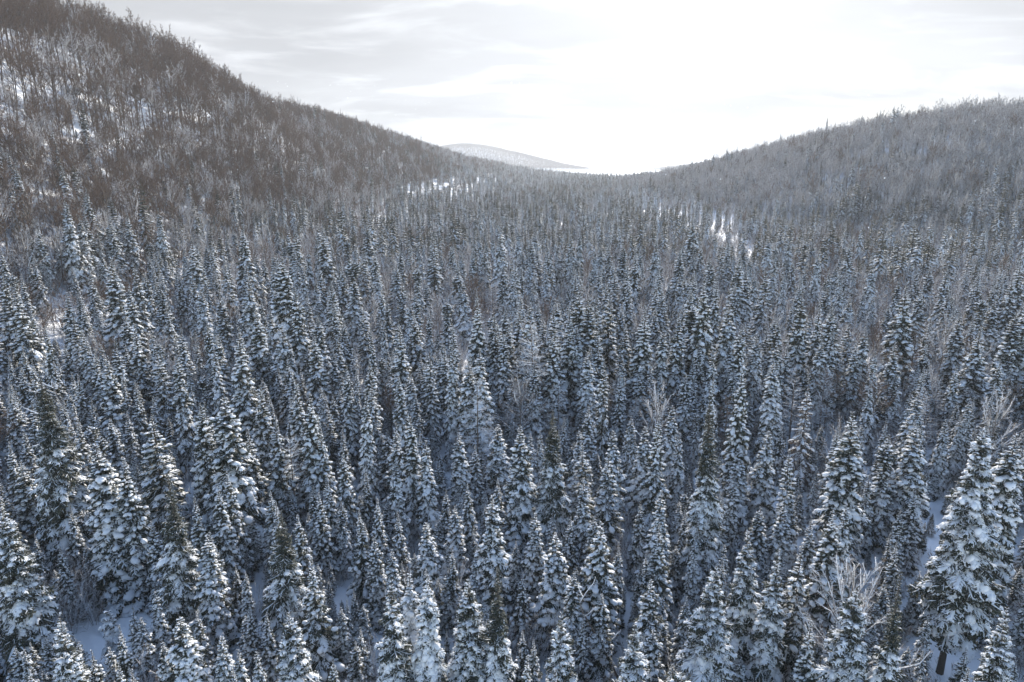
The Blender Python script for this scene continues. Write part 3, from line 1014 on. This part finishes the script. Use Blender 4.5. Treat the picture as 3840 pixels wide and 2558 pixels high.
# bough meshes for the nearest trees, each bough an object with its snow as a child
BM = {}
for (detail, li, load, sd), ((fv, ff, fm), (sv, sf, sm)) in BOUGH.items():
    if detail == 2:
        a = mesh_object('bough', fv, ff, [M['needles'], M['bark']], fm, smooth=False, link=False)
        b = mesh_object('snow', sv, sf, [M['snow']], sm, smooth=True, link=False)
        BM[li, load, sd] = (a, b)
from mathutils import Matrix
N_BOUGHED = 30
rng3 = np.random.default_rng(99)
spruce_objs = []
for i, s in enumerate(spr):
    gz = float(ground(s['x'], s['y']))
    lk = s['look']
    t_ = empty('spruce_tree', (s['x'], s['y'], gz - .05), 0 if i < N_BOUGHED else rng3.uniform(0, 2 * PI))
    s['obj'] = t_
    if i < N_BOUGHED or s['tag'] in ('bigright', 'clearing', 'leftedge'):
        t_.rotation_euler[2] = 0
        plan, line, rad = spruce_plan(rng3, s['h'], s['R'], s['tag'] if s['tag'] == 'bigright' else lk, 2)
        V, F, mi = trunk_mesh(line, rad).get()
        mesh_object('trunk', V, F, [M['bark']], mi, smooth=True, parent=t_)
        for li, load, sd, Rm, sc, pos in plan:
            a, b = BM[li, load, sd]
            o = part(a, t_)
            mm = np.eye(4); mm[:3, :3] = Rm * sc; mm[:3, 3] = pos
            o.matrix_local = Matrix(mm.tolist())
            if load < 3:
                part(b, o)
    else:
        base = lk if (1, lk) in SP else {'C': 'H'}[lk]
        lst = SP[1, base]
        _, obs = lst[int(rng3.integers(len(lst)))]
        scl = (s['R'] / R0, s['R'] / R0, s['h'] / H0)
        for ob in obs:
            part(ob, t_, scl)
print('spruces', len(spr), len(bpy.data.objects), round(time.time() - T0, 1))

# ---- the ledge that shows through the trees on the steep slope
lv, lf = icosphere(2)
rng4 = np.random.default_rng(3)
lv = lv * (1 + .22 * np.sin(lv[:, :1] * 7 + lv[:, 2:] * 5) * .5 + rng4.uniform(-.06, .06, (len(lv), 1))) * np.array([4.2, 2.2, 1.5])
rk = empty('rock_ledge', (-173.7, 284, float(ground(-173.7, 284)) + .3), .3)
rk['label'] = 'grey boulder ledge capped with snow among thin trunks high on the steep slope'
rk['category'] = 'rock'
mesh_object('stone', lv, lf, [M['rock']], smooth=False, parent=rk)
cap = lv[:, 2] > -9
cv = lv * np.array([.96, .94, .5]) + np.array([0, .1, 1.05])
mesh_object('snow', cv, lf, [M['snow']], smooth=True, parent=rk)

# ---- leafless individuals
FEAT = [  # x, y, height, kind, what
    (2.4, 91.4, 18.3, 'larch', 'big'),
    (-23.2, 66.7, 11.1, 'larch', 'snowtwig'),
    (17.7, 79.8, 12.0, 'birch', 'behind'),
    (128.6, 202.2, 14.0, 'birch', 'rightbare'),
    (59.0, 78.2, 12.0, 'birch', 'rightedge'),
    (81.8, 240.7, 14.0, 'larch', 'slim'),
    (74.1, 240.7, 14.0, 'larch', 'slim2'),
    (-108.6, 173.4, 13.0, 'birch', 'l1'),
    (-85.1, 143.6, 12.0, 'birch', 'l2'),
    (-60.9, 141.0, 14.0, 'birch', 'l3'),
    (-50.5, 73.6, 12.0, 'snag', 's1'),
    (-56.2, 84.9, 12.0, 'snag', 's2'),
    (-50.1, 86.8, 11.0, 'snag', 's3'),
    (24.3, 155.9, 14.0, 'larch', 'm1'),
    (29.8, 308.5, 14.0, 'larch', 'm2'),
    (23.1, 40.3, 13.0, 'birch', 'b1'),
    (12.8, 107.3, 13.0, 'larch', 'm3'),
    (8.4, 44.4, 9.0, 'snag', 's4'),
    (93.9, 141.6, 5.0, 'brush', 'br1'),
    (74.8, 114.8, 5.0, 'brush', 'br2'),
    (50.2, 83.4, 4.0, 'brush', 'br3'),
    (17.0, 69.6, 5.0, 'brush', 'br4'),
    (26.4, 56.9, 4.0, 'brush', 'br5'),
]
b_rows = [tuple(r) for r in B_rows]
bd = np.hypot(B_rows[:, 0], B_rows[:, 1])
bstrict = np.abs(B_rows[:, 0]) < (B_rows[:, 1] * .97 + 9) * .72
b_kind = np.empty(len(B_rows), object)
lrB, rhB = left_ridge(B_rows[:, 0], B_rows[:, 1]), right_hill(B_rows[:, 0], B_rows[:, 1])
rv = rng2.random(len(B_rows))
for a in range(len(B_rows)):
    if lrB[a] > 12 and B_rows[a, 1] < 900:
        b_kind[a] = ('maple', False) if rv[a] < .84 else ('birch', True) if rv[a] < .93 else ('maple', True)
    elif lrB[a] > 6:
        b_kind[a] = ('maple', True) if rv[a] < .4 else ('birch', True) if rv[a] < .6 else ('maple', False)
    elif rhB[a] > 5:
        b_kind[a] = ('birch', True) if rv[a] < .42 else ('maple', True) if rv[a] < .92 else ('maple', False)
    else:
        b_kind[a] = ('larch', True) if rv[a] < .34 else ('birch', True) if rv[a] < .68 else ('larch', False) if rv[a] < .76 else ('maple', False)
bsize = np.where(bstrict, B_rows[:, 2] / bd, 0)
N_BARE = 240
b_order = np.argsort(-bsize)[:N_BARE]
b_chosen = np.zeros(len(B_rows), bool); b_chosen[b_order] = True
bare = []
for (x, y, h, kd, what) in FEAT:
    t_ = empty({'snag': 'dead_snag', 'brush': 'bare_shrub', 'larch': 'bare_larch'}.get(kd, 'bare_tree'), (x, y, float(ground(x, y)) - .05))
    bare.append(dict(x=x, y=y, h=h, kind=kd, what=what, obj=t_, snowy=True))
    if kd == 'snag':
        mbs = snag_meshes(rng3, h)
        for mb, n_, ms in zip(mbs, ('trunk', 'branches', 'snow'), ([M['bare_bark']], [M['bare_bark'], M['twigs_snow']], [M['snow']])):
            V, F, mi = mb.get()
            mesh_object(n_, V, F, ms, mi, smooth=True, parent=t_)
        t_.rotation_euler = (math.radians(rng3.uniform(-6, 6)), math.radians(rng3.uniform(-34, -18)), rng3.uniform(-.4, .4))
        continue
    line, rad, limbs = bare_plan(rng3, h, kd, 2)
    if line is not None:
        V, F, mi = trunk_mesh(line, rad).get()
        mesh_object('trunk', V, F, [M['bare_bark']], mi, smooth=True, parent=t_)
    for b, d, l, r, up, ns, ntw, dr in limbs:
        wd, sn = MB(), MB()
        limb_geometry(rng3, np.zeros(3), d, l, r, up, ns, ntw, 2, 1.35, (wd, sn), dr)
        V, F, mi = wd.get()
        lo = mesh_object('stem' if kd == 'brush' else 'limb', V, F, [M['bare_bark'], M['twigs_snow']], mi, smooth=False, parent=t_)
        lo.location = b
        V, F, mi = sn.get()
        mesh_object('snow', V, F, [M['snow']], mi, smooth=True, parent=lo)
for a in b_order:
    x, y, h = B_rows[a]
    kd, sn = b_kind[a]
    lst = BT[1, kd, sn]
    _, obs = lst[int(rng3.integers(len(lst)))]
    t_ = empty('bare_larch' if kd == 'larch' else 'bare_tree', (x, y, float(ground(x, y)) - .05), rng3.uniform(0, 2 * PI))
    sc = h / BARE_H[kd]
    for ob in obs:
        part(ob, t_, (sc * rng3.uniform(.95, 1.05), sc, sc))
    bare.append(dict(x=x, y=y, h=h, kind=kd, what='', obj=t_, snowy=sn))
print('bare', len(bare), round(time.time() - T0, 1))


# ---- sticks that poke out of the snow in the clearing
sticks = []
for x, y, yaw, l, w_ in ((-29.6, 46.2, .5, 2.6, 'long arched'), (-28.7, 45.4, 1.4, 1.6, 'short crooked'), (-34.2, 49.6, 2.6, 2.2, 'thin forked'), (-33.2, 46.4, -.4, 1.7, 'half-buried')):
    wd, sn = MB(), MB()
    limb_geometry(rng3, np.zeros(3), np.array([math.cos(yaw), math.sin(yaw), .42]), l, .03, -.25, 4, 3, 2, .7, (wd, sn))
    o = empty('fallen_branch', (x, y, float(ground(x, y)) - .04))
    for mb, n_, ms in ((wd, 'stick', [M['bare_bark'], M['twigs']]), (sn, 'snow', [M['snow']])):
        V, F, mi = mb.get()
        mesh_object(n_, V, F, ms, mi, smooth=True, parent=o)
    o['category'] = 'branch'
    o['group'] = 'dead branches in the clearing'
    sticks.append((o, w_))
for (o, w_), where in zip(sticks, ('beside the small weeping spruce', 'near the bottom of the picture', 'at the far edge under big spruces', 'by the broad spruce at the edge')):
    o['label'] = '%s dead branch in the snowy clearing %s' % (w_, where)


# ------------------------------------------------------------------ the rest of the forest
def scatter(name, label, pts, idx, rz, scl):
    me = bpy.data.meshes.new(name)
    pts = np.asarray(pts, np.float32)
    me.vertices.add(len(pts)); me.vertices.foreach_set('co', pts.ravel())
    a = me.attributes.new('kit', 'INT', 'POINT'); a.data.foreach_set('value', np.asarray(idx, np.int32))
    rot = np.zeros((len(pts), 3), np.float32); rot[:, 2] = rz
    a = me.attributes.new('turn', 'FLOAT_VECTOR', 'POINT'); a.data.foreach_set('vector', rot.ravel())
    a = me.attributes.new('size', 'FLOAT_VECTOR', 'POINT'); a.data.foreach_set('vector', np.asarray(scl, np.float32).ravel())
    o = bpy.data.objects.new(name, me)
    COL.objects.link(o)
    o['kind'] = 'stuff'
    o['label'] = label
    g = bpy.data.node_groups.new(name, 'GeometryNodeTree')
    g.interface.new_socket('Geometry', in_out='INPUT', socket_type='NodeSocketGeometry')
    g.interface.new_socket('Geometry', in_out='OUTPUT', socket_type='NodeSocketGeometry')
    gi, go = g.nodes.new('NodeGroupInput'), g.nodes.new('NodeGroupOutput')
    ip = g.nodes.new('GeometryNodeInstanceOnPoints')
    ci = g.nodes.new('GeometryNodeCollectionInfo')
    ci.inputs['Collection'].default_value = KIT
    ci.inputs['Separate Children'].default_value = True
    ci.inputs['Reset Children'].default_value = False

    def attr(nm, ty):
        n_ = g.nodes.new('GeometryNodeInputNamedAttribute')
        n_.data_type = ty
        n_.inputs['Name'].default_value = nm
        return n_.outputs[0]
    g.links.new(gi.outputs[0], ip.inputs['Points'])
    g.links.new(ci.outputs[0], ip.inputs['Instance'])
    ip.inputs['Pick Instance'].default_value = True
    g.links.new(attr('kit', 'INT'), ip.inputs['Instance Index'])
    e2r = g.nodes.new('FunctionNodeEulerToRotation')
    g.links.new(attr('turn', 'FLOAT_VECTOR'), e2r.inputs[0])
    g.links.new(e2r.outputs[0], ip.inputs['Rotation'])
    g.links.new(attr('size', 'FLOAT_VECTOR'), ip.inputs['Scale'])
    g.links.new(ip.outputs[0], go.inputs[0])
    md = o.modifiers.new('scatter', 'NODES')
    md.node_group = g
    return o


def choose(table, key, r):
    lst = table[key]
    return lst[int(r * len(lst)) % len(lst)][0]


rest = np.nonzero(~chosen)[0]
P_, I_, S_ = [], [], []
for a in rest:
    x, y, h = S_rows[a]
    far = math.hypot(x, y) > 230
    lk = s_look[a]
    if far and lk == 'B':
        lk = 'D'
    P_.append((x, y, 0)); I_.append(choose(SP, (0 if far else 1, lk), rng2.random()))
    R = h * rng2.uniform(.16, .22)
    S_.append((R / R0, R / R0, h / H0))
P_ = np.array(P_); P_[:, 2] = ground(P_[:, 0], P_[:, 1]) - .05
scatter('spruce_forest', 'dense snow dusted spruces filling the valley floor behind the nearer trees', P_, I_, rng2.uniform(0, 6.283, len(P_)), S_)

rest = np.nonzero(~b_chosen)[0]
P_, I_, S_ = [], [], []
for a in rest:
    x, y, h = B_rows[a]
    far = math.hypot(x, y) > 300
    kd, sn = b_kind[a]
    if far and (0, kd, sn) not in BT:
        kd = 'maple' if kd == 'birch' or not sn else kd
    P_.append((x, y, 0)); I_.append(choose(BT, (0 if far else 1, kd, sn), rng2.random()))
    sc = h / BARE_H[kd]
    S_.append((sc, sc, sc * rng2.uniform(.9, 1.1)))
# woods on the far hills
xf, yf = jitter_grid(-900, 2600, 3300, 4700, 11)
zf = ground(xf, yf)
k = (zf > 40) & (yf < np.where(xf < 900, 4080, 4650)) & (np.abs(xf) < yf * .6) & (xf > -450)
for a in np.nonzero(k)[0]:
    P_.append((xf[a], yf[a], 0)); I_.append(choose(BT, (0, 'maple', False), rng2.random()))
    S_.append((2.3, 2.3, .95))
P_ = np.array(P_); P_[:, 2] = ground(P_[:, 0], P_[:, 1]) - .05
scatter('bare_woods', 'grey brown leafless woods covering both hillsides', P_, I_, rng2.uniform(0, 6.283, len(P_)), S_)

P_, I_, S_ = [], [], []
for x, y in U_rows:
    far = math.hypot(x, y) > 170
    if rng2.random() < (.35 if y < 110 else .62 if not far else .93):
        left = x < -60
        I_.append(choose(BT, (0, 'brush', rng2.random() < (.3 if left else .8)) if far else (1, 'brush', True), rng2.random()))
        s_ = rng2.uniform(.5, 1.15) * (1.35 if far else 1)
        S_.append((s_, s_, s_))
    else:
        I_.append(choose(SP, (1, 'HMS'[int(rng2.random() * 3)]), rng2.random()))
        h = rng2.uniform(2.2, 6.5 if y < 110 else 5)
        S_.append((h * .24 / R0, h * .24 / R0, h / H0))
    P_.append((x, y, 0))
P_ = np.array(P_); P_[:, 2] = ground(P_[:, 0], P_[:, 1]) - .05
scatter('undergrowth', 'snow laden saplings and brush between the trunks', P_, I_, rng2.uniform(0, 6.283, len(P_)), S_)

# ------------------------------------------------------------------ snow flakes drifting in the air
fl = MB()
V0 = np.array([(1, 0, 0), (-1, 0, 0), (0, 1, 0), (0, -1, 0), (0, 0, 1), (0, 0, -1)], float)
F0 = np.array([(0, 2, 4), (2, 1, 4), (1, 3, 4), (3, 0, 4), (2, 0, 5), (1, 2, 5), (3, 1, 5), (0, 3, 5)])
for i in range(2600):
    r = 6 + 34 * rng2.random() ** .6
    a = rng2.uniform(-.75, .75)
    e = rng2.uniform(-.8, .12)
    p = np.array([r * math.sin(a), r * math.cos(a), CAM_Z + r * math.tan(e)])
    fl.add(V0 * rng2.uniform(.004, .010) + p, F0)
V, F, mi = fl.get()
o = mesh_object('snow_flakes', V, F, [M['snow']], smooth=True)
o['kind'] = 'stuff'
o['label'] = 'fine snow flakes drifting in the air over the trees'

# ------------------------------------------------------------------ what each tree looks like and where it stands
ONES = 'zero one two three four five six seven eight nine ten eleven twelve thirteen fourteen fifteen sixteen seventeen eighteen nineteen'.split()
TENS = 'zero ten twenty thirty forty fifty sixty seventy eighty ninety'.split()


def in_words(n):
    n = int(max(0, min(99, n)))
    return ONES[n] if n < 20 else TENS[n // 10] + ('-' + ONES[n % 10] if n % 10 else '')


def tip_on_photo(x, y, z):
    p = math.radians(14)
    dz = z - CAM_Z
    d = y * math.cos(p) - dz * math.sin(p)
    return .5 + x / d * (24 / 36), .5 - (dz * math.cos(p) + y * math.sin(p)) / d * (24 / 36) * 1.5015


LOOK_WORDS = {'D': 'dark-topped spruce with snow on its lower boughs', 'M': 'evenly snow-dusted spruce', 'H': 'heavily snow-laden pale spruce',
              'S': 'feathery frosted spruce', 'A': 'airy spruce with few thin boughs', 'B': 'club-topped dark spruce', 'C': 'small weeping spruce under a snow cap',
              'R': 'rusty brown half-dead spruce'}
SHORT_WORDS = {'D': 'dark-topped spruce', 'M': 'snow-dusted spruce', 'H': 'snow-laden spruce', 'S': 'frosted feathery spruce', 'A': 'airy thin spruce',
               'B': 'club-topped spruce', 'C': 'weeping small spruce', 'R': 'rusty dead spruce'}
SPECIAL = {'leftedge': 'broad sunlit snow-laden spruce cut by the left edge near the bottom corner',
           'clearing': 'small weeping snow-capped spruce standing alone in the snowy clearing at bottom left',
           'bigright': 'tall broad spruce with its dark bare lower trunk standing in the snow at bottom right'}
used = set()
def place_label(words_, x, y, z, most=16):
    u, v = tip_on_photo(x, y, z)
    a, b = in_words(round(u * 100)), in_words(round(v * 100))
    lab = '%s, tip %s percent across and %s percent down the photo' % (words_, a, b)
    if lab in used or len(lab.replace(',', '').split()) > 16:
        lab = '%s, tip %s percent across, %s percent down' % (words_, a, b)
    return lab


for s in spr:
    o, lk = s['obj'], s['look']
    o['category'] = 'tree'
    o['group'] = 'snowy spruces'
    slim = s['R'] / s['h']
    size_w = 'slim' if slim < .135 else 'broad' if slim > .19 else ''
    if s['h'] < 7.5 and lk != 'C':
        size_w = 'young'
    w_ = (size_w + ' ' if size_w else '') + (SHORT_WORDS[lk])
    z = float(ground(s['x'], s['y'])) + s['h']
    if s['tag'] in SPECIAL:
        lab = SPECIAL[s['tag']]
    elif s['tag'] == 'skyline':
        key = [(-205, 585), (-206, 575), (282, 640), (245, 770), (264, 700), (293, 600), (298, 580), (248, 755)].index((s['x'], s['y']))
        lab = ['lone dark spruce spire topping the left skyline', 'smaller second spire beside the lone spruce on the left skyline', 'tallest shaggy spruce breaking the right skyline',
               'first dark spire where the right skyline begins to climb', 'slim dark spire midway up the rising right skyline', 'thin needle-like spruce just beyond the tallest one on the right skyline',
               'dark spire on the right hill crest, furthest up the skyline', 'slender spire crowded against the first one low on the right skyline'][key]
    else:
        lab = place_label(w_, s['x'], s['y'], z)
        k = 0
        while lab in used and k < 7:
            k += 1
            lab = place_label(('nearer ', 'hindmost ', 'half-hidden ', 'crowded ', 'lower ', 'taller ', 'thinner ')[k - 1] + w_, s['x'], s['y'], z)
    used.add(lab)
    o['label'] = lab

FEAT_LABEL = {
    'big': 'big bare larch with snow lined horizontal limbs at the centre of the forest',
    'snowtwig': 'pale bare larch with snowy crooked twigs behind a dark-topped spruce at lower left',
    'behind': 'bushy leafless tree with pale fan of twigs behind laden spruces right of centre',
    'rightbare': 'tall leafless tree with dark trunk and open crown among brown brush at right',
    'rightedge': 'spreading leafless tree with snowy limbs by the right edge',
    'slim': 'slim bare larch standing tall beside the open snowy strip, right one of two',
    'slim2': 'slim bare larch standing tall beside the open snowy strip, left one of two',
    'l1': 'leafless tree with dark forked trunk below the left slope, leftmost of three',
    'l2': 'low spreading leafless tree with snowy limbs between spruces at left, middle of three',
    'l3': 'leafless tree with thick dark trunk below the left slope, rightmost of three',
    's1': 'leaning dead snag with snow along its stem, lowest of three at left',
    's2': 'leaning dead snag with snow along its stem, leftmost of three at left',
    's3': 'forked dead snag with snowy stubs, rightmost of three at left',
    'm1': 'bare larch with fine snowy twigs in the middle of the valley right of centre',
    'm2': 'distant bare larch with brown twigs in the middle of the valley',
    'b1': 'leafless tree with pale snowy limbs low in the bottom right part of the forest',
    'm3': 'bare larch with thin drooping branches just right of the big central larch',
    's4': 'pale dead snag leaning in a dark gap low right of centre',
    'br1': 'brown leafless thicket shrub at right, furthest up the slope',
    'br2': 'brown leafless thicket shrub at right, below the higher one',
    'br3': 'leafless shrub with fanned stems between broad spruces at right',
    'br4': 'leafless shrub in a dark gap right of centre',
    'br5': 'low leafless shrub among frosted spruces at lower right'}
KIND_WORDS = {'maple': 'leafless tree with fine brown crown', 'birch': 'leafless tree with spreading limbs', 'larch': 'bare larch with thin branches'}
for s in bare:
    o = s['obj']
    o['category'] = 'shrub' if s['kind'] == 'brush' else 'dead tree' if s['kind'] == 'snag' else 'tree'
    lr, rh = float(left_ridge(s['x'], s['y'])), float(right_hill(s['x'], s['y']))
    o['group'] = 'leafless trees on the left slope' if lr > 8 else 'leafless trees on the right hill' if rh > 5 else 'leafless trees among the spruces'
    if s['what']:
        lab = FEAT_LABEL[s['what']]
    else:
        w_ = ('snowy ' if s['snowy'] else '') + KIND_WORDS[s['kind']]
        z = float(ground(s['x'], s['y'])) + s['h']
        lab = place_label(w_, s['x'], s['y'], z)
        k = 0
        while lab in used and k < 7:
            k += 1
            lab = place_label(('nearer ', 'hindmost ', 'half-hidden ', 'crowded ', 'lower ', 'taller ', 'thinner ')[k - 1] + w_, s['x'], s['y'], z)
    used.add(lab)
    o['label'] = lab
print('done', len(bpy.data.objects), round(time.time() - T0, 1))
